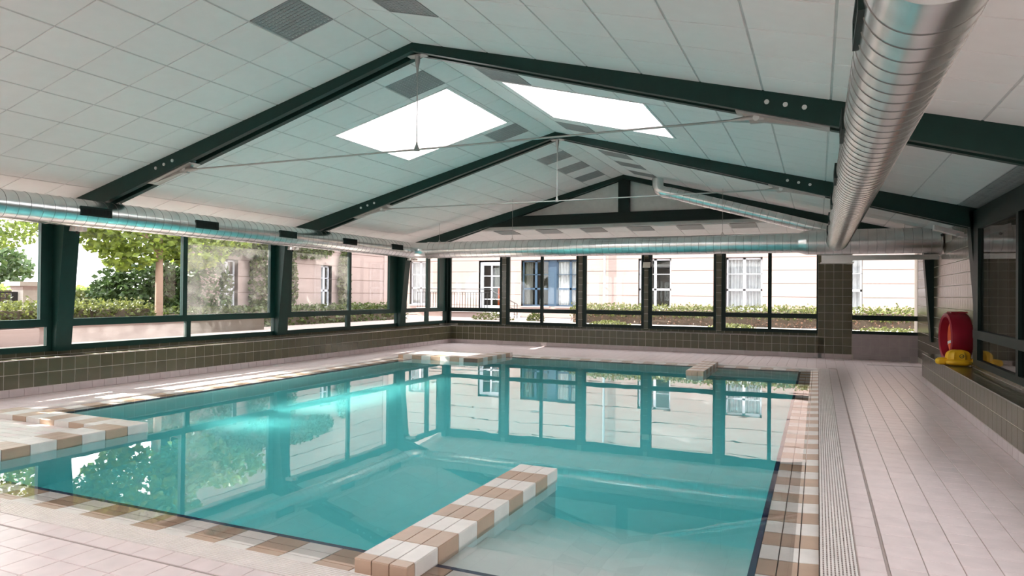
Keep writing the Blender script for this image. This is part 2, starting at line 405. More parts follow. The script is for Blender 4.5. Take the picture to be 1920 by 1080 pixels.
def platform(label,x0,x1,y0,y1,rimside):
    e=empty('pool_platform',((x0+x1)/2,(y0+y1)/2,BZ),label,'platform','raised tiled platforms at the left pool edge')
    W=GR
    B('core','basin',e,x0,x1-TT,y0+TT,y1-TT,BZ,-.085); B('landing_bed','joint_dark',e,x0,x1-TT,y0+TT,y1-TT,-.085,-.012)
    sp=[]
    B('rim_bed','joint_dark',e,x1-W+TT,x1-TT,y0+TT,y1-TT,-.012,TOP-TT)
    run_tiles(sp,x1-W,x1,y0,y1,'y',.0,'RL',1 if rimside=='far' else 0)
    if rimside=='far':
        ya,yb=y1-W,y1; B('rim_bed','joint_dark',e,x0,x1-W,ya+TT,yb-TT,-.012,TOP-TT); run_tiles(sp,x0,x1-W,ya,yb,'x',0,'N')
        ly0,ly1=y0,ya
    else:
        ya,yb=y0,y0+W; B('rim_bed','joint_dark',e,x0,x1-W,ya+TT,yb-TT,-.012,TOP-TT); run_tiles(sp,x0,x1-W,ya,yb,'x',.13,'N')
        ly0,ly1=yb,y1
    nx=round((x1-W-x0)/.248); ny=max(1,round((ly1-ly0)/.12)); sx=(x1-W-x0)/nx; sy=(ly1-ly0)/ny
    for i in range(nx):
        for j in range(ny):
            sp.append(((x0+(i+.5)*sx,ly0+(j+.5)*sy,-.012),'up',sx-.005,sy-.005,.012,.002,'cream' if (i+j//3)%2 else ('deck' if j%2 else 'cream')))
    tiles(e,sp)
platform('near raised tiled platform with a striped rim at the left foreground',CX0-.0,-6.71,CY0+.005,5.30,'far')
platform('distant raised tiled platform in the sunlit far left pool corner',CX0-.0,-6.89,13.68,CY1-.005,'near')
wm=MB().box(CX0-.005,CX1+.005,CY0-.005,CY1+.005,BZ-.05,WZ).build('pool_water','water'); tag(wm,'still turquoise water filling the pool and mirroring the windows','water',kind='stuff')
# ------------------------------------------------------------------ walls below the windows
TH=.004
def wall(name,label): 
    return name,label
wl=MB(); wl.box(-10.95,XWL-TH,YB,19.2,-.1,.58); wl.box(XWL-TH,XL-TH,YB,DW,-.1,LEDGE-TH)
wall_left=wl.build('wall_left','grout_olive'); tag(wall_left,'low olive tiled wall and ledge under the left windows',kind='structure')
specs=[]; y=5.842-.2*12
while y<DF-.05:
    b=min(.2,DF-y); yc=y+b/2
    for z in (COVE+.1,COVE+.3): specs.append(((XL-TH,yc,z),'xp',b-.008,.192,TH,.001,'olive'))
    specs.append(((XL-TH,yc+.07,COVE/2),'xp',b-.004,COVE-.004,TH+.004,.003,'cove'))
    specs.append(((XWL-TH,yc,.548),'xp',b-.006,.064,TH,.001,'olive'))
    for x in (XL-.105,XL-.312): specs.append(((x,yc,LEDGE-TH),'up',.2,b-.006,TH,.001,'olive'))
    y+=.2
tiles(wall_left,specs)
B('ledge_nosing','cove',wall_left,XL-.012,XL+.003,YB,DF,LEDGE-.006,LEDGE+.003)
wf=MB(); wf.box(-10.95,.0,DW+TH,DW+.27,-.1,.58); wf.box(XL-.42,.0,DF+TH,DW+TH,-.1,LEDGE-TH); wf.box(0,.75,DF+TH,DW+.27,-.1,2.95); wf.box(.75,2.3,DF+TH,DW+.27,-.1,.60); wf.box(2.20,2.5,DF+TH,DW+.27,.60,2.95)
wall_far=wf.build('wall_far','grout_olive'); tag(wall_far,'olive tiled wall with ledge and tiled piers under the far windows',kind='structure')
specs=[]
x=-10.26
while x<.0-.02:
    b=.2; xc=x+.1
    for z in (COVE+.1,COVE+.3): specs.append(((xc,DF+TH,z),'ym',.192,.192,TH,.001,'olive'))
    specs.append(((xc-.05,DF+TH,COVE/2),'ym',.196,COVE-.004,TH+.004,.003,'cove'))
    specs.append(((xc,DW+TH,.548),'ym',.194,.064,TH,.001,'olive'))
    specs.append(((xc,DF+.105,LEDGE-TH),'up',.194,.2,TH,.001,'olive'))
    specs.append(((xc,DF+.312,LEDGE-TH),'up',.194,.2,TH,.001,'olive'))
    x+=.2
for cx,cw in ((.075,.15),(.25,.2),(.45,.2),(.65,.2)):
    for j in range(14):
        z=COVE+.2*j; h=.2
        specs.append(((cx,DF+TH,z+.1),'ym',cw-.008,h-.008,TH,.001,'olive'))
    specs.append(((cx,DF+TH,COVE/2),'ym',cw-.004,COVE-.004,TH+.004,.003,'cove'))
x=.75
while x<2.2:
    b=min(.2,2.2-x)
    for z,h in ((COVE+.1,.2),(COVE+.3,.2),(COVE+.45,.1)): specs.append(((x+b/2,DF+TH,z),'ym',b-.005,h-.005,TH,.001,'mauve'))
    specs.append(((x+b/2+.03,DF+TH,COVE/2),'ym',b-.004,COVE-.004,TH+.002,.002,'mauve'))
    x+=.2
for j in range(11): specs.append(((2.27,DF+TH,.7+.2*j),'ym',.13,.194,TH,.001,'mauve'))
tiles(wall_far,specs)
B('ledge_nosing','cove',wall_far,XL,.0,DF-.003,DF+.012,LEDGE-.006,LEDGE+.003)
wr=MB().box(XR+TH,XRW+.3,YB,14.12,-.1,LEDGE-TH)
ledge_r=wr.build('wall_ledge','grout_olive'); tag(ledge_r,'long low olive tiled ledge along the right wall',kind='structure')
wr=MB(); wr.box(XWR+TH,XRW+.3,YB,11.66,LEDGE-TH,.58); wr.box(XRW+TH,XRW+.3,11.66,19.2,-.1,2.95)
wall_right=wr.build('wall_right','grout_olive'); tag(wall_right,'right wall of glossy olive tiles with a low tiled ledge',kind='structure')
specs=[]; y=14.13
while y>1.5:
    yc=y-.1
    for z in (COVE+.1,COVE+.3): specs.append(((XR+TH,yc,z),'xm',.192,.192,TH,.001,'olive'))
    specs.append(((XR+TH,yc-.05,COVE/2),'xm',.196,COVE-.004,TH+.004,.003,'cove'))
    specs.append(((XR+.09,yc,LEDGE-TH),'up',.19,.194,TH,.001,'olive')); specs.append(((XR+.26,yc,LEDGE-TH),'up',.145,.194,TH,.001,'olive'))
    if yc>11.7: specs.append(((XR+.39,yc,LEDGE-TH),'up',.11,.194,TH,.001,'olive'))
    else: specs.append(((XWR+TH,yc,.548),'xm',.194,.064,TH,.001,'olive'))
    y-=.2
tiles(ledge_r,specs); specs=[]
y=11.68
while y<DF:
    b=min(.2,DF-y)
    for j in range(12): specs.append(((XRW+TH,y+b/2,LEDGE+.1+.2*j if y<14 else .11+.1+.2*j),'xm',b-.009,.191,TH,.001,'olive'))
    y+=.2
tiles(wall_right,specs)
B('ledge_nosing','cove',ledge_r,XR-.003,XR+.012,YB,14.13,LEDGE-.006,LEDGE+.003)
wb=B('wall_back','plaster',None,-10.95,2.5,YB-.2,YB,-.1,4.6); tag(wb,'plain pale end wall behind the viewpoint',kind='structure')
# ------------------------------------------------------------------ windows
wn=[0]
def comp(a0,a1,gl):
    out=[]; p=a0
    for g in gl:
        if g[0]-p>.004: out.append((p,g[0]))
        p=g[1]
    if a1-p>.004: out.append((p,a1))
    return out
def window(axis,plane,a0,a1,upper,lower,zt=2.60,label='',m='green',d=.075,zb=(.575,.66),tr=(.945,1.06),ztop=2.74,s=1):
    wn[0]+=1
    c=(plane,(a0+a1)/2,zb[0]) if axis=='x' else ((a0+a1)/2,plane,zb[0])
    e=empty('window_%d'%wn[0],c,label,None,None,'structure')
    def bar(name,p0,p1,z0,z1,dd=d,mm=m,off=0):
        if axis=='x': return B(name,mm,e,plane-dd/2+off,plane+dd/2+off,p0,p1,z0,z1)
        return B(name,mm,e,p0,p1,plane-dd/2+off,plane+dd/2+off,z0,z1)
    bar('sill_bar',a0,a1,*zb); bar('transom',a0,a1,*tr,dd=d+.012); bar('head_bar',a0,a1,zt,ztop)
    for p in comp(a0,a1,upper): bar('mullion',p[0],p[1],tr[1],zt)
    for p in comp(a0,a1,lower): bar('mullion',p[0],p[1],zb[1],tr[0])
    for g in upper: bar('glass_pane',g[0],g[1],tr[1],zt,.008,g[2] if len(g)>2 else 'glass')
    for g in lower: bar('glass_pane',g[0],g[1],zb[1],tr[0],.008,g[2] if len(g)>2 else 'glass')
    return e
gd='glass_dirty'
window('x',XWL,6.95,11.44,[(7.05,9.08),(9.175,11.28,gd)],[(7.03,9.168,gd),(9.262,11.41,gd)],label='left window bay between the first and second green column')
window('x',XWL,11.66,16.14,[(11.93,13.975,gd),(14.06,15.74)],[(11.82,13.91),(14.04,16.10)],label='left window bay between the second and third green column')
window('x',XWL,16.36,18.90,[(16.6,17.725,gd),(17.88,18.42)],[(16.55,17.66),(17.81,18.86)],label='narrow left window bay next to the far corner')
window('x',XWL,2.25,6.74,[(2.35,4.35),(4.45,6.55)],[(2.33,4.4),(4.5,6.65)],label='left window bay at the picture edge before the first column')
window('x',XWL,-2.45,2.0,[(-2.35,-.3),(-.2,1.9)],[(-2.35,-.3),(-.2,1.9)],label='left window bay behind the viewpoint')
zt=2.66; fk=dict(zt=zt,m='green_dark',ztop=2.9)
window('y',DW,-10.62,-8.734,[(-10.50,-8.805)],[(-10.50,-8.805)],label='far window with the balcony railing behind, next to the corner',**fk)
window('y',DW,-8.592,-6.311,[(-8.486,-7.485),(-7.40,-6.376)],[(-8.486,-7.485),(-7.40,-6.376)],label='far two-pane window showing the blue framed window outside',**fk)
window('y',DW,-6.182,-4.403,[(-6.07,-4.477)],[(-6.07,-4.477)],label='far window showing the grey downpipe outside',**fk)
window('y',DW,-4.284,-2.473,[(-4.18,-2.542)],[(-4.18,-2.542)],label='far window showing a dark upper pane outside',**fk)
window('y',DW,-2.336,.008,[(-2.227,-1.181),(-1.091,-.035)],[(-2.227,-1.181),(-1.091,-.035)],label='far two-pane window next to the wide olive pier',**fk)
window('y',DF+.05,.748,2.21,[(.76,2.13)],[(.76,2.13)],label='far right window beyond the wide olive pier',zb=(.60,.68),**fk)
gs='glass_smoke'
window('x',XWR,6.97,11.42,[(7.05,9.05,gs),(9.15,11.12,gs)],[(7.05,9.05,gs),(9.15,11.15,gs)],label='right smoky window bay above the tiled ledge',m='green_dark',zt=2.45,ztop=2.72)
B('wall_panel','plaster',wall_right,XWR,XWR+.2,YB,2.25,.5,2.8)
window('x',XWR,2.25,6.72,[(2.35,4.35),(4.45,6.6)],[(2.35,4.35),(4.45,6.6)],label='unseen right window bay opened to daylight to brighten the deck',zt=2.45,ztop=2.72)  # unseen bay, left open to the sky as extra light for the deck
# tiled piers between the far windows
pi=[0]
for k,(x0,x1) in enumerate(((-8.734,-8.592),(-6.311,-6.182),(-4.403,-4.284),(-2.473,-2.336))):
    t=B('trim_%d'%(k+1),'grout_olive',None,x0,x1,DW-.03,DW+.2,.575,2.9); tag(t,'narrow olive tiled pier between far windows, number %s from the left corner'%('one two three four'.split()[k]),kind='structure')
    tiles(t,[(((x0+x1)/2,DW-.03,.58+.2*j+.1),'ym',x1-x0-.006,.190,.004,.001,'olive') for j in range(11)])
cp=MB().box(XWL-.06,XWL+.09,18.80,DW+.1,.575,2.9).build('trim_5','green_dark'); tag(cp,'dark green corner post where left and far windows meet',kind='structure')
# ------------------------------------------------------------------ ceiling
SKYL={'L':[(-6.49,-4.63,8.17,10.15),(-6.49,-4.63,-1.6,.6)],'R':[(-3.75,-1.91,8.06,9.98),(-3.75,-1.91,-1.6,.6)]}  # second of each pair is unseen, added to light the room
YE=16.25; TK=.007
def onc(side,x,y,up=0):
    s=-1 if side=='L' else 1
    return Vector((x+ s*_sa*up, y, zc(x)+_ca*up))
ceil=MB()
def slab(mb,side,r,up=TK,th=.05):
    x0,x1,y0,y1=r
    lo=[onc(side,x,y,up) for x,y in ((x0,y0),(x1,y0),(x1,y1),(x0,y1))]; hi=[v+Vector((0,0,th)) for v in lo]
    mb.hexa(lo+hi)
for side,(xa,xb) in (('L',(-11.0,XRG)),('R',(XRG,2.45))):
    rs=[(xa,xb,YB-.1,YE)]
    for h in SKYL[side]: rs=[q for r in rs for q in rect_minus(r,(h[0]-.02,h[1]+.02,h[2]-.015,h[3]+.015))]
    for r in rs: slab(ceil,side,r)
ceil=ceil.build('ceiling','ceil_grid'); tag(ceil,'white gabled suspended ceiling of square panels with a central ridge',kind='structure')
GXL=[XRG]+[-4.556-.567*n for n in range(11)]; GXL.append(-10.66)
GXR=[XRG]+[-3.875+.567*n for n in range(11)]; GXR.append(2.10)
GY=[5.105+.58*n for n in range(-14,20)]
VENT={'L':[(5.105,-4.556),(7.425,-4.556),(10.325,-4.556),(12.645,-4.556),(13.805,-4.556),(14.965,-4.556)],
      'R':[(5.105,-3.308),(7.425,-3.308),(10.325,-3.308),(12.645,-3.308),(13.805,-3.308),(14.965,-3.308)]}
specs=[]; vents=[]
for side,gx in (('L',GXL),('R',GXR)):
    for i in range(len(gx)-1):
        x0,x1=sorted((gx[i],gx[i+1]))
        if x1-x0<.05: continue
        for j in range(len(GY)-1):
            y0,y1=GY[j],min(GY[j+1],YE)
            if y0>=YE-.05 or y1<YB+.1: continue
            isv=any(abs(y0-v[0])<.05 and abs(x1-v[1])<.05 for v in VENT[side])
            strip = side=='R' and i==len(gx)-2
            if isv or strip:
                vents.append((side,x0,x1,y0,y1,strip)); continue
            rs=[(x0,x1,y0,y1)]
            for h in SKYL[side]: rs=[q for r in rs for q in rect_minus(r,(h[0]-.03,h[1]+.03,h[2]-.03,h[3]+.03))]
            for r in rs:
                gx_=.020 if i else .012
                a=(r[1]-r[0])/_ca-gx_; b=r[3]-r[2]-.012
                specs.append((onc(side,(r[0]+r[1])/2,(r[2]+r[3])/2,TK),'cl' if side=='L' else 'cr',a,b,TK,.002,'ceil'))
tiles(ceil,specs,'ceiling_panel')
def vent(side,x0,x1,y0,y1,label,group,fine=.045,e=None):
    c=onc(side,(x0+x1)/2,(y0+y1)/2)
    if e is None: e=empty('ceiling_vent',c,label,'vent',group)
    slab2=MB(); slab(slab2,side,(x0+.01,x1-.01,y0+.005,y1-.005),.010,.006); slab2.build('backing','vent_hole',e)
    f=MB()
    for r in ((x0+.008,x1-.008,y0+.004,y0+.022),(x0+.008,x1-.008,y1-.022,y1-.004),(x0+.008,x0+.026,y0+.022,y1-.022),(x1-.026,x1-.008,y0+.022,y1-.022)): slab(f,side,r,-.002,.012)
    f.build('frame','vent',e)
    g=MB(); n=int((y1-y0-.05)/fine)
    for k in range(n): q=y0+.03+k*(y1-y0-.06)/n; slab(g,side,(x0+.026,x1-.026,q,q+fine*.62),.0,.006)
    n=int((x1-x0-.05)/fine)
    for k in range(n): q=x0+.03+k*(x1-x0-.06)/n; slab(g,side,(q,q+fine*.5,y0+.022,y1-.022),.002,.006)
    g.build('perforated_sheet','vent',e)
VL={('L',5.1):'grey perforated vent panel before the first truss, left of the ridge',('L',7.4):'grey perforated vent panel above the left skylight, just past the first truss',
    ('L',10.3):'grey perforated vent panel below the left skylight, just before the second truss',('L',12.6):'nearest of three grey vents in a row past the second truss, left of the ridge',
    ('L',13.8):'middle of three grey vents in a row past the second truss, left of the ridge',('L',15.0):'farthest of three grey vents in a row past the second truss, left of the ridge',
    ('R',5.1):'grey perforated vent panel at the top picture edge, right of the ridge',('R',7.4):'grey perforated vent panel above the right skylight under the first truss',
    ('R',10.3):'grey perforated vent panel below the right skylight near the second truss',('R',12.6):'nearest of three grey vents in a row past the second truss, right of the ridge',
    ('R',13.8):'middle of three grey vents in a row past the second truss, right of the ridge',('R',15.0):'farthest of three grey vents in a row past the second truss, right of the ridge'}
ev=None
for (side,x0,x1,y0,y1,strip) in vents:
    if strip:
        if y0<5 or y1>11.5: 
            continue
        if ev is None: ev=empty('eave_vent',onc('R',1.95,8.2),'long grey slotted vent strip along the right eave above the smoky window','vent')
        vent(side,x0,x1,y0,y1,None,None,.06,ev)
    else: vent(side,x0,x1,y0,y1,VL[(side,round(y0,1))],'perforated ceiling vents')
sm=MB()
for r in ((1.795,2.1,-3.5,5.0),(1.795,2.1,11.5,YE)): slab(sm,'R',r,.0,.014)
sm.build('eave_strip','ceil',ceil)
# skylights
for side in 'LR':
    for k,(x0,x1,y0,y1) in enumerate(SKYL[side]):
        nm=('left' if side=='L' else 'right')
        e=empty('skylight',onc(side,(x0+x1)/2,(y0+y1)/2),('bright rectangular skylight in the %s ceiling slope between the trusses'%nm) if k==0 else ('skylight in the %s ceiling slope behind the viewpoint'%nm),'skylight','skylights')
        def sh(a,b,c,d,h=.42):
            m=MB(); lo=[Vector((x,y,zc(x)-.004)) for x,y in ((a,c),(b,c),(b,d),(a,d))]; m.hexa(lo+[v+Vector((0,0,h)) for v in lo]); m.build('shaft_wall','ceil',e)
        t=.03
        sh(x0-t,x0,y0-t,y1+t); sh(x1,x1+t,y0-t,y1+t); sh(x0,x1,y0-t,y0); sh(x0,x1,y1,y1+t)
        MB().quad(*[Vector((x,y,zc(x)+.37)) for x,y in ((x0,y0),(x1,y0),(x1,y1),(x0,y1))]).build('glass_pane','opal',e)
for a0,a1 in ((7.0,11.4),(11.7,16.1),(16.4,18.9),(2.3,6.7),(-2.4,2.0)):
    portal('window_portal',(XWL-.12,(a0+a1)/2,1.63),a1-a0,1.95,(1,0,0))
portal('window_portal',(XWR+.4,4.5,1.6),4.3,1.9,(-1,0,0))
portal('window_portal',(-5.2,DW+.22,1.65),10.6,2.0,(0,-1,0)); portal('window_portal',(1.45,DW+.22,1.65),1.4,2.0,(0,-1,0))
# gable infill and low far ceiling
gp=MB(); ZL=3.16; YG=16.30
dl=(ZRG-ZL)/SL
gp.prism([(XRG-dl,ZL),(XRG+dl,ZL),(XRG,ZRG+.03)],YG,YG+.05); gp.prism([(-11,zc(-11)),(XRG-dl,ZL),(-11,ZL)],YG,YG+.05); gp.prism([(XRG+dl,ZL),(2.45,zc(2.45)),(2.45,ZL)],YG,YG+.05)
gp=gp.build('wall_gable','plaster'); tag(gp,'pale gable infill panel behind the farthest green truss',kind='structure')
def zl(y): return ZL-.01-.097*(y-16.35)
ang2=math.atan(.097); R2=Matrix(((1,0,0),(0,-math.cos(ang2),-math.sin(ang2)),(0,math.sin(ang2),-math.cos(ang2))))
cb2=MB(); cb2.hexa([(-11,16.33,zl(16.33)+.012),(2.45,16.33,zl(16.33)+.012),(2.45,19.2,zl(19.2)+.012),(-11,19.2,zl(19.2)+.012),(-11,16.33,zl(16.33)+.06),(2.45,16.33,zl(16.33)+.06),(2.45,19.2,zl(19.2)+.06),(-11,19.2,zl(19.2)+.06)])
cb2=cb2.build('ceiling_far','ceil_grid'); tag(cb2,'low sloping panelled ceiling strip beyond the farthest truss',kind='structure')
vx=[-7.85+1.195*n for n in range(6)]; specs=[]
for i in range(23):
    x0=-10.84+.5975*i; x1=x0+.5975
    for j in range(5):
        y0=16.38+.57*j; y1=min(y0+.57,18.93)
        if j==0 and any(abs(x0-v)<.12 for v in vx): continue
        if x0>2.2: continue
        specs.append((((x0+x1)/2,(y0+y1)/2,zl((y0+y1)/2)+.012),R2,.585,y1-y0-.01,.012,.002,'ceil'))
tiles(cb2,specs,'ceiling_panel')
ordn='leftmost,second from the left,third from the left,third from the right,second from the right,rightmost'.split(',')
for n in range(6):
    x0=-10.84+.5975*(5+2*n); e=empty('ceiling_vent',(x0+.3,16.66,zl(16.66)),'small grey vent in the low far ceiling, %s of six'%ordn[n],'vent','small vents over the far windows')
    def pl(a,b,c,d,z0,z1,nm,m):
        q=MB(); q.hexa([(a,c,zl(c)+z0),(b,c,zl(c)+z0),(b,d,zl(d)+z0),(a,d,zl(d)+z0),(a,c,zl(c)+z1),(b,c,zl(c)+z1),(b,d,zl(d)+z1),(a,d,zl(d)+z1)]); return q.build(nm,m,e)
    pl(x0+.02,x0+.58,16.39,16.94,.005,.011,'backing','vent_hole')
    for k in range(12): pl(x0+.02,x0+.58,16.40+k*.045,16.43+k*.045,-.002,.006,'slat','vent')
# ------------------------------------------------------------------ trusses
def dep(x): return .095+.030*abs(x-XRG)
def truss(YF,label,tie=True):
    e=empty('roof_truss',(XRG,YF+FW/2,.575),label,'truss','dark green roof trusses')
    PW=.075
    for s in (-1,1):
        xe=XWL-.05 if s<0 else XRW+.05
        for y0,y1 in ((YF,YF+PW),(YF+FW-PW,YF+FW)):
            pts=[(XRG,ZRG+.004),(xe,zc(xe)+.004),(xe,zc(xe)-dep(xe)),(XRG,ZRG-.095)]
            if s>0: pts=pts[::-1]
            MB().prism(pts,y0,y1).build('rafter','green',e)
        if s<0: pts=[(-10.74,.575),(-10.55,.575),(-10.37,2.5),(-10.37,zc(-10.37)-.05),(-10.74,zc(-10.74)-.01)]
        else: pts=[(2.18,.515 if tie else .60),(2.18,zc(2.18)-.01),(1.93,zc(1.93)-.05),(1.95,2.45),(2.09,.515 if tie else .60)]
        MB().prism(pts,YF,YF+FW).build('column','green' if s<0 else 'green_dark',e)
        web=MB(); web.box(min(XRG+s*.5,XRG+s*5.9),max(XRG+s*.5,XRG+s*5.9),YF+PW,YF+FW-PW,0,0)
        if tie:
            for d in (3.83,3.99,4.15):
                x=XRG+s*d; z=zc(x)-.10
                MB().tube([(x,YF-.012,z),(x,YF+.0,z)],.022,10).build('bolt','bolt',e,smooth=True)
            x1=XRG+s*3.72; zb=zc(XRG+s*3.9)-dep(XRG+s*3.9)
            g=[(XRG+s*3.55,zc(XRG+s*3.55)-dep(XRG+s*3.55)+.03),(XRG+s*4.35,zc(XRG+s*4.35)-dep(XRG+s*4.35)+.03),(XRG+s*4.35,zc(XRG+s*4.35)-dep(XRG+s*4.35)-.012),(XRG+s*3.80,3.135),(XRG+s*3.68,3.135)]
            MB().prism(g if s>0 else g[::-1],YF+.10,YF+.15).build('gusset_plate','steel',e)
            a=[(XRG+s*3.55,zc(XRG+s*3.55)-dep(XRG+s*3.55)-.002),(XRG+s*4.36,zc(XRG+s*4.36)-dep(XRG+s*4.36)-.002)]
            a+= [(a[1][0],a[1][1]-.012),(a[0][0],a[0][1]-.012)]
            MB().prism(a if s>0 else a[::-1],YF+.03,YF+.22).build('bearing_plate','steel',e)
            MB().tube([(XRG+s*3.80,YF+.125,3.18),(XRG+s*3.66,YF+.125,3.18),(XRG+s*3.5,YF+.125,3.178)],[.035,.035,.014],10).build('clevis','steel',e,smooth=True)
            MB().tube([(XRG+s*3.73,YF+.09,3.18),(XRG+s*3.73,YF+.16,3.18)],.03,12).build('pin','bolt',e,smooth=True)
            if s<0: MB().tube([(XRG-.02,YF-.004,ZRG-.08),(XRG+.02,YF-.004,ZRG-.08)],.004,6).build('ridge_mark','green_dark',e)
    # black strips that paint the shade inside the gap between the rafter plates
    for s in (-1,1):
        xe=XWL-.05 if s<0 else XRW+.05
        pts=[(XRG,ZRG-.004),(xe,zc(xe)-.004),(xe,zc(xe)-.02),(XRG,ZRG-.02)]
        MB().prism(pts if s<0 else pts[::-1],YF+PW,YF+FW-PW).build('slot_shade','black',e)
    if tie:
        yt=YF+.125
        MB().tube([(XRG-3.5,yt,3.178),(XRG,yt,3.172),(XRG+3.5,yt,3.178)],.011,10).build('tie_rod','steel',e,smooth=True)
        MB().tube([(XRG,yt,4.24),(XRG,yt,3.19)],.007,8).build('hanger_rod','steel',e,smooth=True)
        MB().tube([(XRG,yt,4.27),(XRG,yt,4.19),(XRG,yt,4.12),(XRG,yt,4.05)],[.035,.03,.016,.012],10).build('hanger_socket','steel',e,smooth=True)
        MB().tube([(XRG,yt,3.27),(XRG,yt,3.24),(XRG,yt,3.16)],[.008,.012,.04],8).build('hanger_clip','steel',e,smooth=True)
        B('apex_plate','steel',e,XRG-.12,XRG+.12,YF+.07,YF+.18,4.258,4.268)
    else:
        zb0,zb1=3.235,3.49; yy=YF+.02
        x0=XRG-(ZRG-zb0)/SL+.3; x1=XRG+(ZRG-zb0)/SL-.3
        MB().prism([(x0-.35,zb0),(x1+.35,zb0),(x1-.65,zb1),(x0+.65,zb1)],yy+.01,yy+.13).build('bottom_chord','green_dark',e)
        B('king_post','green_dark',e,XRG-.135,XRG+.135,yy+.005,yy+.12,zb1,ZRG-.02)
truss(FR[0],'nearest dark green roof truss with tie rod and bolted plates')
truss(FR[1],'middle dark green roof truss with thin tie rod behind the skylights')
truss(FR[2],'farthest dark green gable truss with king post and bottom beam',tie=False)
# ------------------------------------------------------------------ ducts
DZ=2.58
def duct(label,path,r,step=.15,straights=(),name='ventilation_duct'):
    e=empty(name,path[0],label,'duct','galvanised ventilation ducts')
    MB().tube(path,r,48).build('duct_pipe','galv',e,smooth=True)
    s=MB()
    for p0,p1,rr in straights:
        p0,p1=Vector(p0),Vector(p1); L=(p1-p0).length; n=int(L/step); ax=(p1-p0).normalized()
        for k in range(n+1): s.ring(p0+ax*(k*step),ax,rr+.0005,.0025,48)
    s.build('seam_rings','galv_seam',e)
    return e
def air_grille(e,c,nx,L=.45,h=.13):
    # grille on a duct side, facing +X (nx=1) or -X (nx=-1), long axis Y
    x,y,z=c
    def b(p,nm,m,x0,x1,y0,y1,z0,z1): return B(nm,m,p,min(x0,x1),max(x0,x1),y0,y1,z0,z1)
    g=b(e,'air_grille','black',x-nx*.06,x+nx*.006,y+.02,y+L-.02,z-h/2+.02,z+h/2-.02)
    f=MB()
    for q in ((y,y+L,z-h/2,z-h/2+.022),(y,y+L,z+h/2-.022,z+h/2),(y,y+.022,z-h/2+.022,z+h/2-.022),(y+L-.022,y+L,z-h/2+.022,z+h/2-.022)):
        f.box(min(x-nx*.06,x+nx*.014),max(x-nx*.06,x+nx*.014),q[0],q[1],q[2],q[3])
    f.build('grille_frame','green_dark',g)
    l=MB()
    for k in range(18): yy=y+.03+k*(L-.06)/18; l.box(min(x,x+nx*.011),max(x,x+nx*.011),yy,yy+.006,z-h/2+.022,z+h/2-.022)
    l.build('louvers','green_dark',g)
r1=.193; XD=-9.4; YD=15.0
elb=[(XD+.42-.42*math.cos(t),YD-.42+.42*math.sin(t),DZ) for t in [math.pi/2*k/6 for k in range(7)]]
d1=duct('long round metal duct under the left ceiling eave with dark grilles',[(XD,YB+.1,DZ)]+elb,r1,straights=[((XD,.3,DZ),(XD,YD-.45,DZ),r1)])
for y in (6.19,8.10,10.0,11.90,13.72,4.3,2.4): air_grille(d1,(XD+r1,y,DZ+.015),1)
for y in (11.62,6.9):
    MB().tube([(XD,y,DZ+r1),(XD,y,zc(XD)-.1)],.004,6).build('hanger_rod','steel',d1)
    MB().tube([(XD-.07,y,DZ+r1-.02),(XD,y,DZ+r1+.05),(XD+.07,y,DZ+r1-.02)],.005,6).build('hanger_clip','steel',d1)
r2=.20; rb=.245
pth=[(XD+.42,YD,DZ),(-.36,YD,DZ),(-.22,YD,DZ),(2.10,YD,DZ)]
d2=empty('ventilation_duct',(XD+.42,YD,DZ),'round metal duct crossing above the far windows, widening at the right','duct','galvanised ventilation ducts')
MB().tube(pth[:2],r2,48).build('duct_pipe','galv',d2,smooth=True); MB().tube([pth[1],pth[2]],[r2,rb],48).build('reducer','galv',d2,smooth=True); MB().tube(pth[2:],rb,48).build('wide_duct_pipe','galv',d2,smooth=True)
s=MB()
for k in range(58): s.ring((XD+.50+k*.15,YD,DZ),(1,0,0),r2+.0005,.0025,48)
for k in range(16): s.ring((-.18+k*.15,YD,DZ),(1,0,0),rb+.0005,.0025,48)
s.build('seam_rings','galv_seam',d2)
MB().tube([(XD+.42,YD,DZ),(XD+.50,YD,DZ)],r2+.008,48).build('collar','galv',d2,smooth=True)
for x in (-8.67,-6.67,-1.84,1.5):
    MB().tube([(x,YD,DZ+.19),(x,YD,zc(x))],.004,6).build('hanger_rod','steel',d2); MB().tube([(x-.03,YD,DZ+.2),(x,YD,DZ+.26),(x+.03,YD,DZ+.2)],.006,6).build('hanger_clip','steel',d2)
XB=.335; r3=.196
d3=duct('large ribbed metal duct running overhead along the right side',[(XB,2.42,DZ),(XB,14.72,DZ)],r3,straights=[((XB,2.50,DZ),(XB,14.6,DZ),r3)])
MB().tube([(XB,2.405,DZ),(XB,2.42,DZ)],r3-.006,48).build('end_cap','white_plastic',d3,smooth=True)
MB().tube([(XB,2.38,DZ),(XB,2.50,DZ)],r3+.004,48,cap=False).build('end_band','galv',d3,smooth=True)
MB().tube([(XB,14.70,DZ),(XB,14.78,DZ),(XB,14.84,DZ)],[r3,r3*.8,r3*.45],40).build('rounded_end','galv',d3,smooth=True)
for k in range(6): air_grille(d3,(XB-r3,2.72+1.9*k,DZ+.01),-1)
for y in (7.15,11.85): MB().tube([(XB,y,DZ+r3),(XB,y,zc(XB)-.1)],.005,6).build('hanger_rod','steel',d3)
XS=-3.27; rs=.125
sp=[(XS,15.3,4.10),(XS,15.3,3.92),(XS+.04,15.3,3.84),(XS+.13,15.3,3.79),(XS+.3,15.3,3.755)]; 
d4=duct('slanting round metal duct dropping along the right side of the gable',sp+[(.45,15.26,2.76)],rs,straights=[(sp[-1],(.3,15.26,2.80),rs)])
bx=empty('air_box',(.35,15.3,2.15),'grey metal air box with conduit under the duct junction above the olive pier','air box')
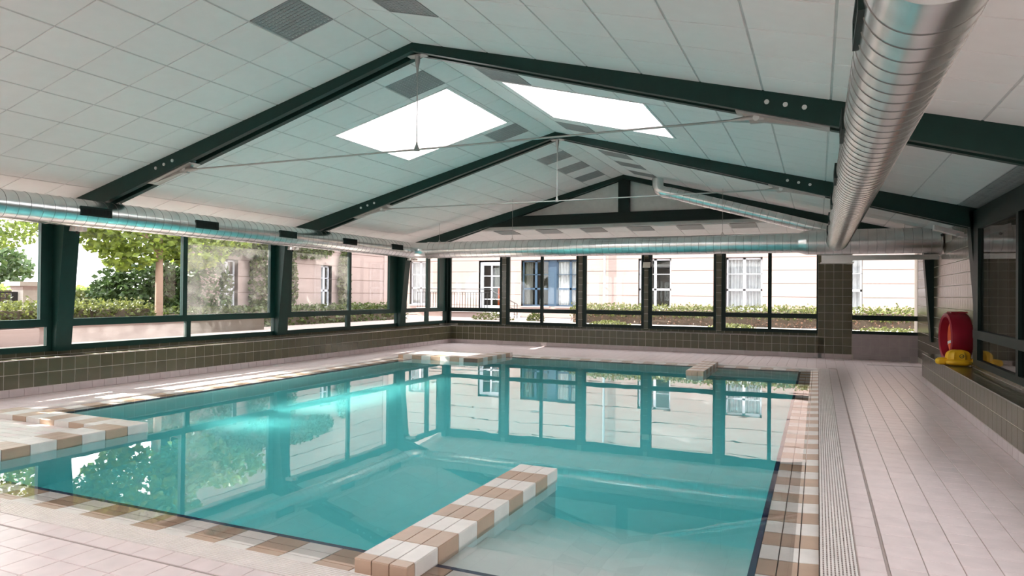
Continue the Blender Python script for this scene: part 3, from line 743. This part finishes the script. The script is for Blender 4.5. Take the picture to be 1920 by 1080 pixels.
B('box_body','galv',bx,.06,.62,15.12,15.5,2.19,2.33); B('box_rim','galv',bx,.04,.64,15.10,15.52,2.165,2.19); B('cable_tray','galv',bx,.62,2.1,15.25,15.33,2.23,2.33)
# ------------------------------------------------------------------ small things indoors
def lathe_x(cx,cy,cz,prof,seg=40):
    m=MB(); n=len(prof)
    for k in range(seg):
        t=2*math.pi*k/seg
        for (x,r) in prof: m.v.append(Vector((cx+x,cy+r*math.cos(t),cz+r*math.sin(t))))
    for k in range(seg):
        for i in range(n-1): a=k*n+i; b=((k+1)%seg)*n+i; m.f.append((a,a+1,b+1,b))
    return m
LB=(1.945,12.45,LEDGE+.385)
lb=empty('lifebuoy_case',(LB[0],LB[1],LEDGE),'round dark red plastic lifebuoy case on the right tiled ledge','case')
lathe_x(*LB,[(.13,.001),(.13,.36),(.10,.382),(-.10,.385),(-.145,.375),(-.16,.345),(-.145,.315),(-.06,.305),(.09,.30),(.09,.001)],48).build('shell','red',lb,smooth=True)
B('top_lug','red',lb,LB[0]-.10,LB[0]+.12,LB[1]-.11,LB[1]+.11,LB[2]+.372,LB[2]+.395)
br=empty('lifebuoy',(LB[0],LB[1],LEDGE+.10),'orange lifebuoy with white bands held inside the red case','lifebuoy')
MB().ring((LB[0]-.0,LB[1],LB[2]),(1,0,0),.235,.06,40,12).build('ring_body','orange',br,smooth=True)
for k in range(4):
    a=math.pi/4+k*math.pi/2+.35; m=MB(); c=Vector(LB)
    pts=[c+Vector((0,.235*math.cos(t),.235*math.sin(t))) for t in (a-.1,a,a+.1)]
    m.tube(pts,.0625,14,cap=False).build('white_band','white_plastic',br,smooth=True)
lb.rotation_euler=(0,0,.10); br.rotation_euler=(0,0,.10)
FB=(1.855,11.90,LEDGE)
fl=empty('swim_float',FB,'yellow inflatable swim float with round emblem lying on the right tiled ledge','float')
def lump(name,c,rx,ry,rz,m,parent,ribs=0,amp=.0,nu=40,nv=18,flat=.25):
    q=MB(); c=Vector(c)
    for j in range(nv+1):
        ph=-math.pi/2+math.pi*j/nv
        for i in range(nu):
            t=2*math.pi*i/nu; rr=1-amp*abs(math.sin(ribs*t/2)) if ribs else 1
            sg=lambda v,p: math.copysign(abs(v)**p,v)
            x=sg(math.cos(ph),.7)*sg(math.cos(t),.75)*rr; y=sg(math.cos(ph),.7)*sg(math.sin(t),.75)*rr; z=max(-.92,sg(math.sin(ph),.8))
            q.v.append(c+Vector((x*rx,y*ry,z*rz)))
    for j in range(nv):
        for i in range(nu): q.f.append((j*nu+i,j*nu+(i+1)%nu,(j+1)*nu+(i+1)%nu,(j+1)*nu+i))
    return q.build(name,m,parent,smooth=True)
lump('cushion',(FB[0]+.03,FB[1]+.02,LEDGE+.118),.165,.13,.115,'yellow',fl,10,.12)
lump('lower_band',(FB[0]+.03,FB[1]-.02,LEDGE+.05),.17,.135,.05,'yellow',fl)
lump('side_tube',(FB[0]-.16,FB[1]+.03,LEDGE+.055),.10,.075,.055,'yellow',fl,6,.08)
lump('side_tube',(FB[0]+.215,FB[1]-.02,LEDGE+.055),.05,.06,.055,'yellow',fl,6,.08)
em=MB(); em.ring((FB[0]+.055,FB[1]-.112,LEDGE+.145),(0,1,.25),.026,.004,20,4)
em.tube([(FB[0]+.04,FB[1]-.112,LEDGE+.147),(FB[0]+.053,FB[1]-.116,LEDGE+.134),(FB[0]+.074,FB[1]-.112,LEDGE+.152)],.004,6); em.build('emblem','black',fl)
ft=empty('floodlight',(-4.29,18.84,2.5),'small black floodlight fixed to the far tiled pier under the duct','floodlight')
fm=MB(); fm.hexa([(-4.41,18.68,2.24),(-4.17,18.68,2.24),(-4.17,18.80,2.30),(-4.41,18.80,2.30),(-4.39,18.70,2.42),(-4.15,18.70,2.42),(-4.15,18.80,2.44),(-4.39,18.80,2.44)]); fm.build('housing','black',ft)
MB().hexa([(-4.39,18.66,2.25),(-4.19,18.66,2.25),(-4.19,18.69,2.25),(-4.39,18.69,2.25),(-4.375,18.675,2.40),(-4.175,18.675,2.40),(-4.175,18.70,2.40),(-4.375,18.70,2.40)]).build('lens','lens',ft)
B('bracket','black',ft,-4.36,-4.20,18.79,18.90,2.36,2.50)
def uplight(label,x0,x1,z0,z1,y,power=0):
    e=empty('wall_uplight',((x0+x1)/2,y,min(z0,z1)),label,'light fixture','uplights at the column heads')
    dz=.07
    MB().hexa([(x0,y,z0),(x1,y,z1),(x1,y+.16,z1),(x0,y+.16,z0),(x0,y+.01,z0+dz),(x1,y+.01,z1+dz),(x1,y+.15,z1+dz),(x0,y+.15,z0+dz)]).build('housing','fixture',e)
    xm=(x0+x1)/2; zm=(z0+z1)/2
    MB().tube([(x1-.08,y-.006,z1+.035),(x1-.08,y+.0,z1+.035)],.025,14).build('cover_screw','bolt',e,smooth=True)
    MB().tube([(x0+.1,y+.08,zm-.002),(x0+.12,y+.08,zm-.03)],.02,8).build('cable_gland','black',e)
    B('mount_bracket','fixture',e,x1,x1+.09,y+.04,y+.10,z1,z1+.05)
uplight('pinkish metal uplight bracketed to the right column of the middle truss',1.55,1.92,2.50,2.38,11.70)
for k,Y in enumerate(FR): uplight('small pinkish uplight at the left column head of the %s truss, below the duct'%('nearest','middle','farthest')[k],-10.42,-10.20,2.40,2.40,Y+.08)
# ------------------------------------------------------------------ outdoors
GZ=.5
g=MB()
for r in ((-70,-10.95,-30,70),(-10.95,2.5,19.2,70),(2.5,40,13,70),(5.3,40,6.5,13),(2.45,40,-30,6.5),(-10.95,2.45,-30,YB-.2)): g.box(*r,GZ-.2,GZ)
gr=g.build('ground','paving'); tag(gr,'pinkish paved ground outside the windows',kind='structure')
def leafcloud(n,sampler,size,seed):
    r=random.Random(seed); mb=MB()
    for _ in range(n):
        p=sampler(r); s=size*r.uniform(.6,1.25)
        d=Vector((r.gauss(0,1),r.gauss(0,1),r.gauss(0,.7))).normalized(); q=Vector((r.gauss(0,1),r.gauss(0,1),r.gauss(0,1))); w=d.cross(q)
        if w.length<1e-3: continue
        w.normalize(); nn=d.cross(w); i=len(mb.v)
        mb.v+=[p-d*s*.5,p+w*s*.36+nn*s*.1,p+d*s*.5,p-w*s*.36+nn*s*.1]; mb.f+=[(i,i+1,i+2),(i,i+2,i+3)]
    return mb
def blobs(bl):
    tot=sum(b[3]*b[4]*b[5] for b in bl)
    def f(r):
        u=r.uniform(0,tot)
        for b in bl:
            u-=b[3]*b[4]*b[5]
            if u<=0: break
        v=Vector((r.gauss(0,1),r.gauss(0,1),r.gauss(0,1))).normalized()*(r.uniform(.35,1)**.5)
        return Vector((b[0]+v.x*b[3],b[1]+v.y*b[4],b[2]+v.z*b[5]))
    return f
def boxs(x0,x1,y0,y1,z0,z1,rough=.06):
    def f(r):
        q=r.random(); p=Vector((r.uniform(x0,x1),r.uniform(y0,y1),r.uniform(z0,z1)))
        if q<.45: p.z=z1+r.gauss(0,rough)
        elif q<.72: p.y=y0+r.gauss(0,rough*.6)
        elif q<.95: p.x=x1+r.gauss(0,rough*.6)
        return p
    return f
def tree(name,label,base,trunk_h,tr,bl,n,size,m,seed,cat='tree',lean=(0,0)):
    e=empty(name,base,label,cat); b=Vector(base)
    if trunk_h: 
        MB().tube([b-Vector((0,0,.05)),b+Vector((lean[0]*.5,lean[1]*.5,trunk_h*.5)),b+Vector((lean[0],lean[1],trunk_h))],[tr*1.1,tr,tr*.75],12).build('trunk','bark',e,smooth=True)
        for k in range(5):
            t=bl[k%len(bl)]; MB().tube([b+Vector((lean[0],lean[1],trunk_h*(.7+.06*k))),Vector((t[0],t[1],t[2]))+Vector((0,(k-2)*.3,.1*k))],[tr*.4,tr*.12],7).build('branch','bark',e,smooth=True)
    leafcloud(n,blobs(bl),size,seed).build('foliage',m,e)
# left garden
gw=empty('garden_wall',(-13.15,6.5,GZ),'low pinkish garden wall with a cap beyond the left windows','wall')
B('wall_body','pink_pale',gw,-13.4,-13.05,0,11.3,GZ,.82); B('wall_cap','stone',gw,-13.45,-13.0,0,11.35,.82,.86); B('wall_pier','pink_pale',gw,-13.45,-12.92,6.9,7.95,GZ,.80)
rb_=B('garden_bed','soil',None,-60,-13.4,-5,14.0,GZ,.80); tag(rb_,'raised planted ground behind the low garden wall',kind='structure')
def hedge(name,label,x0,x1,y0,y1,z0,z1,n,size,seed,m='leaf_hedge',lower=None):
    e=empty(name,((x0+x1)/2,(y0+y1)/2,z0),label,'hedge')
    B('twig_core','soil',e,x0+.08,x1-.08,y0+.08,y1-.08,z0-.05,z1-.08)
    leafcloud(n,boxs(x0,x1,y0,y1,z0+(z1-z0)*(.5 if lower else 0),z1),size,seed).build('foliage',m,e)
    if lower: leafcloud(n//2,boxs(x0,x1,y0,y1,z0,z0+(z1-z0)*.75,.05),size*.8,seed+1).build('lower_twigs',lower,e)
hedge('clipped_hedge','low clipped green hedge behind the garden wall at the left',-14.6,-13.75,6.0,11.0,.8,1.18,3500,.09,3)
hedge('clipped_hedge','dark low hedge at the foot of the shaded building wing',-15.4,-14.4,11.6,22.5,GZ,1.0,5000,.11,4,'leaf_ivy')
tree('maple_tree','maple tree with pinkish trunk and broad yellow green leaves outside the left window',(-14.4,11.62,.8),2.2,.085,[(-14.7,10.9,4.3,1.1,2.3,1.0),(-14.6,11.2,3.1,1.0,1.75,.95),(-14.6,9.9,3.2,.9,1.0,.6),(-14.4,12.6,2.75,.8,1.0,.7),(-14.5,13.8,3.15,.8,1.3,.5),(-14.5,10.9,2.25,.6,.6,.3)],6800,.20,'leaf_maple',11)
tree('dark_shrub','dense dark green shrub behind the maple trunk',(-16.4,12.9,.8),1.0,.05,[(-16.4,12.9,1.55,1.0,1.45,.85),(-16.2,12.0,1.4,.8,.8,.5),(-15.4,14.0,1.6,.4,.8,1.0)],5000,.15,'leaf_dark',12,'shrub')
tree('light_tree','light green spreading tree at the left picture edge',(-21.5,10.2,.8),2.8,.14,[(-21,11.4,3.9,1.8,2.2,1.3),(-21,10.0,3.4,1.6,1.6,1.0)],5200,.17,'leaf_light',13)
tree('shade_tree','tall leafy unseen tree added to shade the left foreground windows',(-16.2,.6,.8),3.2,.16,[(-14.6,1.6,3.8,1.3,2.6,1.9),(-14.8,-1.6,3.6,1.4,2.0,1.8),(-15.4,3.2,5.4,1.2,1.6,1.1)],7500,.26,'leaf_maple',17)  # unseen, added to cut sky and sun on the near left deck
tree('low_shrub','low green shrub beyond the clipped hedge near the first column',(-18.5,13.0,.8),.4,.04,[(-18.5,12.6,1.1,.8,1.2,.4)],1500,.13,'leaf_hedge',14,'shrub')
tree('far_tree','distant grey green tree clump across the meadow',(-55,30,.6),3,.2,[(-55,29,3.2,3,4,2.2)],1500,.6,'leaf_dark',15)
md=MB(); 
for i in range(13):
    for j in range(9):
        md.v.append(Vector((-70+30*j/8,-6+60*i/12,.5+1.5*math.sin(math.pi*j/8)*(.8+.2*math.sin(i)))))
for i in range(12):
    for j in range(8): a=i*9+j; md.f.append((a,a+1,a+10,a+9))
md=md.build('meadow','meadow',smooth=True); tag(md,'dry pinkish meadow slope in the distance',kind='structure')
hedge('clipped_hedge','bright green hedge strip in front of the distant meadow',-30,-28.5,9,22,.8,1.55,2500,.2,6,'leaf_light')
gp_=empty('gate_pillar',(-24,14.35,.8),'pale stone gate pillar with a flat cap beyond the left window','pillar')
B('shaft','stone',gp_,-24.3,-23.7,14.05,14.66,.8,1.60); B('neck','pink_pale',gp_,-24.33,-23.67,14.02,14.69,1.50,1.62); B('cap','stone',gp_,-24.42,-23.58,13.88,14.80,1.62,1.76)
gt=empty('iron_gate',(-24,13.4,.8),'black iron garden gate beside the stone pillar','gate')
B('rail','iron',gt,-24.02,-23.98,12.4,14.05,1.38,1.43); B('rail','iron',gt,-24.02,-23.98,12.4,14.05,1.20,1.23); B('end_post','iron',gt,-24.03,-23.97,13.86,14.05,.85,1.43)
for k in range(8): B('bar','iron',gt,-24.01,-23.99,12.5+.17*k,12.52+.17*k,.85,1.40)
# buildings
CZ=[.02,.51,.985,1.472,1.962,2.452,2.935,3.42,3.91,4.4,4.9,5.4,5.9,6.4]
def building(name,label,axis,plane,a0,a1,openings,m='pink_wall',th=.35):
    c=(plane,(a0+a1)/2,GZ) if axis=='x' else ((a0+a1)/2,plane,GZ)
    e=empty(name,c,label,'building')
    def bb(nm,mm,p0,p1,d0,d1,z0,z1,par=e):   # depth measured into the building
        if axis=='y': return B(nm,mm,par,p0,p1,plane+d0,plane+d1,z0,z1)
        return B(nm,mm,par,plane-d1,plane-d0,p0,p1,z0,z1)
    for k in range(len(CZ)-1):
        z0,z1=CZ[k],CZ[k+1]; ops=sorted((o[0],o[1]) for o in openings if o[2]<z1-.05 and o[3]>z0+.05)
        for p in comp(a0,a1,ops): bb('wall_course',m,p[0],p[1],0,th,z0+.009,z1-.009)
    for p in comp(a0,a1,sorted((o[0],o[1]) for o in openings)): bb('wall_core','joint_dark',p[0],p[1],.015,th-.02,0,6.3)
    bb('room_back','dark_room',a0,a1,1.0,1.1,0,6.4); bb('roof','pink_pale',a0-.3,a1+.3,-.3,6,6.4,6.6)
    return e,bb
def bwin(e,bb,a0,a1,z0,z1,m,rows=(.62,),muls=(.5,),style='dark',fw=.06):
    d=.13
    fr=bb('window','%s'%m,a0,a1,d,d+.05,z0,z0+fw)
    def pc(nm,mm,p0,p1,q0,q1,dd0=d,dd1=d+.05): 
        o=bb(nm,mm,p0,p1,dd0,dd1,q0,q1); M_=o.matrix_local.copy(); return o
    bars=[(a0,a1,z1-fw,z1),(a0,a0+fw,z0,z1),(a1-fw,a1,z0,z1)]
    zt_=z0+(z1-z0)*.38
    bars.append((a0,a1,zt_-.04,zt_+.04))
    for u in muls: q=a0+(a1-a0)*u; bars.append((q-.05,q+.05,z0,z1))
    for v in (.69,): q=z0+(z1-z0)*v; bars.append((a0,a1,q-.012,q+.012))
    for b in bars: bb('frame_bar',m,b[0],b[1],d-.005,d+.05,b[2],b[3],fr)
    bb('pane','glass',a0+.02,a1-.02,d+.02,d+.026,z0+.02,z1-.02,fr)
    bb('sill',m if m!='blue_paint' else 'pink_pale',a0-.06,a1+.06,-.05,.14,z0-.05,z0,fr)
    return fr
def curtain(fr,axis,plane,a0,a1,z0,z1,m,d=.30,waves=9,amp=.03):
    q=MB(); n=waves*6
    for i in range(n+1):
        a=a0+(a1-a0)*i/n; dd=d+amp*math.sin(2*math.pi*waves*i/n)
        p=(lambda z:(a,plane+dd,z)) if axis=='y' else (lambda z:(plane-dd,a,z))
        q.v+=[Vector(p(z0)),Vector(p(z1))]
    for i in range(n): q.f.append((2*i,2*i+2,2*i+3,2*i+1))
    o=q.build('curtain',m,fr,smooth=True); return o
FY=27.0
ops=[(-17.15,-16.1,.985,2.935),(-13.6,-12.5,.87,2.90),(-11.58,-9.0,.985,2.935),(-6.52,-5.23,.985,2.935),(-3.18,-1.88,.985,2.935),(.25,1.42,.985,2.935)]
fb_,bb=building('apartment_building','pale pink apartment facade with grooved courses seen through the far windows','y',FY,-19.5,12,ops)
f=bwin(fb_,bb,-17.12,-16.12,.985,2.935,'white_paint'); curtain(f,'y',FY,-17.1,-16.15,1.0,2.9,'curtain',waves=6)
f=bwin(fb_,bb,-11.55,-10.33,.985,2.92,'blue_paint'); curtain(f,'y',FY,-11.5,-11.15,1.0,2.9,'curtain_dark',waves=3)
f=bwin(fb_,bb,-10.0,-9.02,.985,2.92,'blue_paint',muls=(.62,)); curtain(f,'y',FY,-9.95,-9.05,1.0,2.9,'curtain',.24,waves=6,amp=.04)
bb('shutter_panel','blue_paint',-10.33,-10.0,.10,.16,.985,2.935)
f=bwin(fb_,bb,-6.50,-5.24,.985,2.92,'white_paint'); curtain(f,'y',FY,-6.45,-6.05,1.0,2.9,'curtain',waves=3)
f=bwin(fb_,bb,-3.16,-1.89,.985,2.92,'white_paint'); curtain(f,'y',FY,-3.1,-1.95,1.0,2.9,'curtain',waves=9,amp=.05)
f=bwin(fb_,bb,.27,1.41,.985,2.92,'white_paint'); curtain(f,'y',FY,.9,1.38,1.0,2.9,'curtain',waves=4)
dr=bb('balcony_door','white_paint',-13.58,-12.52,.12,.17,.87,.99)
for b in ((-13.58,-13.42,.99,2.88),(-12.62,-12.52,.99,2.88),(-13.42,-12.62,2.73,2.88),(-13.06,-13.0,.99,2.73),(-13.42,-12.62,1.24,1.28),(-13.42,-12.62,1.75,1.79),(-13.42,-12.62,2.25,2.29)): bb('frame_bar','white_paint',b[0],b[1],.12,.17,b[2],b[3],dr)
bb('pane','glass',-13.42,-12.62,.14,.146,.99,2.73,dr)
curtain(dr,'y',FY,-13.0,-12.6,1.75,2.75,'curtain_dark',.4,4); 
bb('orange_block','orange',-12.95,-12.55,.6,.9,.9,1.9,dr)  # plain orange block behind the door pane
dp=empty('downpipe',(-7.88,FY-.08,GZ),'grey rainwater downpipe on the pink facade','downpipe')
MB().tube([(-7.88,FY-.08,1.15),(-7.88,FY-.08,6.3)],.045,12).build('pipe','pipe',dp,smooth=True); MB().tube([(-7.88,FY-.08,GZ),(-7.88,FY-.08,1.15)],.075,12).build('pipe_foot','stone',dp,smooth=True); MB().ring((-7.88,FY-.08,1.80),(0,0,1),.05,.018,16,6).build('bracket','pipe',dp)
bal=empty('balcony_stair',(-13.6,26.4,GZ),'pale balcony landing with stairs down in front of the pink facade','balcony')
B('base','pink_wall',bal,-16,-12.55,25.85,FY-.01,GZ,.72); B('slab','kerb',bal,-16,-12.5,25.75,FY-.01,.72,.87)
for k in range(3): B('tread','kerb',bal,-12.5+.3*k,-12.2+.3*k,25.85,FY-.01,GZ-.05,.78-.1*k)
MB().prism([(-12.5,.87),(-12.5,.72),(-11.6,.42),(-11.6,.55)][::-1],25.75,25.85).build('stair_cheek','kerb',bal)
rl=empty('balcony_railing',(-13.6,25.8,.87),'thin black iron balcony railing with vertical bars','railing')
B('top_rail','iron',rl,-16,-12.5,25.78,25.82,1.67,1.70); B('second_rail','iron',rl,-16,-12.5,25.785,25.815,1.53,1.555)
for k in range(27): B('bar','iron',rl,-15.98+.13*k,-15.962+.13*k,25.79,25.81,.87,1.53)
MB().tube([(-12.5,25.8,1.68),(-11.42,25.8,1.16),(-11.23,25.8,1.08),(-11.23,25.8,GZ)],.016,6).build('stair_rail','iron',rl); MB().tube([(-12.5,25.8,1.40),(-11.36,25.8,.86)],.012,6).build('stair_rail','iron',rl); MB().tube([(-11.36,25.8,1.12),(-11.36,25.8,GZ)],.012,6).build('stair_post','iron',rl)
wops=[(14.95,15.63,1.0,2.452),(19.43,20.02,1.0,2.452)]
wg,bw=building('building_wing','shaded pink building wing with narrow windows seen through the left windows','x',-16.0,13.6,23.6,wops)
for o in wops:
    f=bwin(wg,bw,o[0]+.02,o[1]-.02,1.02,2.44,'white_paint',fw=.05); curtain(f,'x',-16.0,o[0]+.05,o[1]-.05,1.05,2.4,'curtain',waves=4)
bw('quoin','pink_pale',23.25,23.62,-.03,.0,0,6.3); bw('quoin','pink_pale',13.98,14.4,-.03,.0,0,6.3)
iv=empty('climbing_ivy',(-15.9,16.4,GZ),'green climbing plant on the building wing between its two windows','climber')
leafcloud(3600,blobs([(-15.85,16.35,1.9,.15,.42,1.3),(-15.8,15.6,3.0,.2,1.6,.45),(-15.8,18.3,3.05,.2,1.7,.45),(-15.85,17.7,1.8,.15,.35,1.1)]),.15,21).build('foliage','leaf_ivy',iv)
iv2=empty('climbing_ivy',(-15.9,20.6,GZ),'green climbing plant on the building wing right of its far window','climber')
leafcloud(1300,blobs([(-15.85,20.55,1.9,.15,.33,1.2)]),.14,22).build('foliage','leaf_ivy',iv2)
ke=B('kerb_far','kerb',None,-9.6,6,21.35,21.7,GZ,.565); tag(ke,'bright white kerb outside the far windows',kind='structure')
hedge('clipped_hedge','long reddish green hedge in front of the pink facade beyond the far windows',-7.55,6.5,21.75,22.7,GZ,1.10,9000,.085,31,'leaf_hedge','leaf_red')
for k,(x,rx) in enumerate(((-6.0,.75),(-2.3,.75),(1.75,.95),(-11.4,.9),(-9.6,.35))):
    lab=['low round shrub in front of the hedge below the downpipe','low round shrub in front of the hedge below the curtained window','low round shrub in front of the hedge in the far right window','low round shrub in front of the balcony stair','tiny round shrub beside the end of the stair railing'][k]
    tree('round_shrub',lab,(x,21.1 if k<3 else 23.8,GZ),0,0,[(x,21.1 if k<3 else 23.8,GZ+.02,rx,.35,.17 if k<3 else .3)],700,.09,'leaf_hedge',40+k,'shrub')
# corridor behind the right windows
co=MB(); co.box(2.5,5.2,6.6,12.6,-.1,0); co.box(5.0,5.2,6.6,12.6,0,2.9); co.box(2.45,5.2,6.6,12.6,2.8,2.95); co.box(2.43,5.2,12.4,12.6,0,2.9); co.box(2.35,5.2,6.5,6.6,0,2.9)
co=co.build('wall_corridor','corridor'); tag(co,'dim beige corridor walls behind the right windows',kind='structure')
cu=empty('corridor_curtain',(2.75,9.0,.0),'beige curtain hanging behind the right smoky window','curtain')
curtain(cu,'x',2.95,8.2,9.75,.05,2.6,'corridor',.15,14,.03)
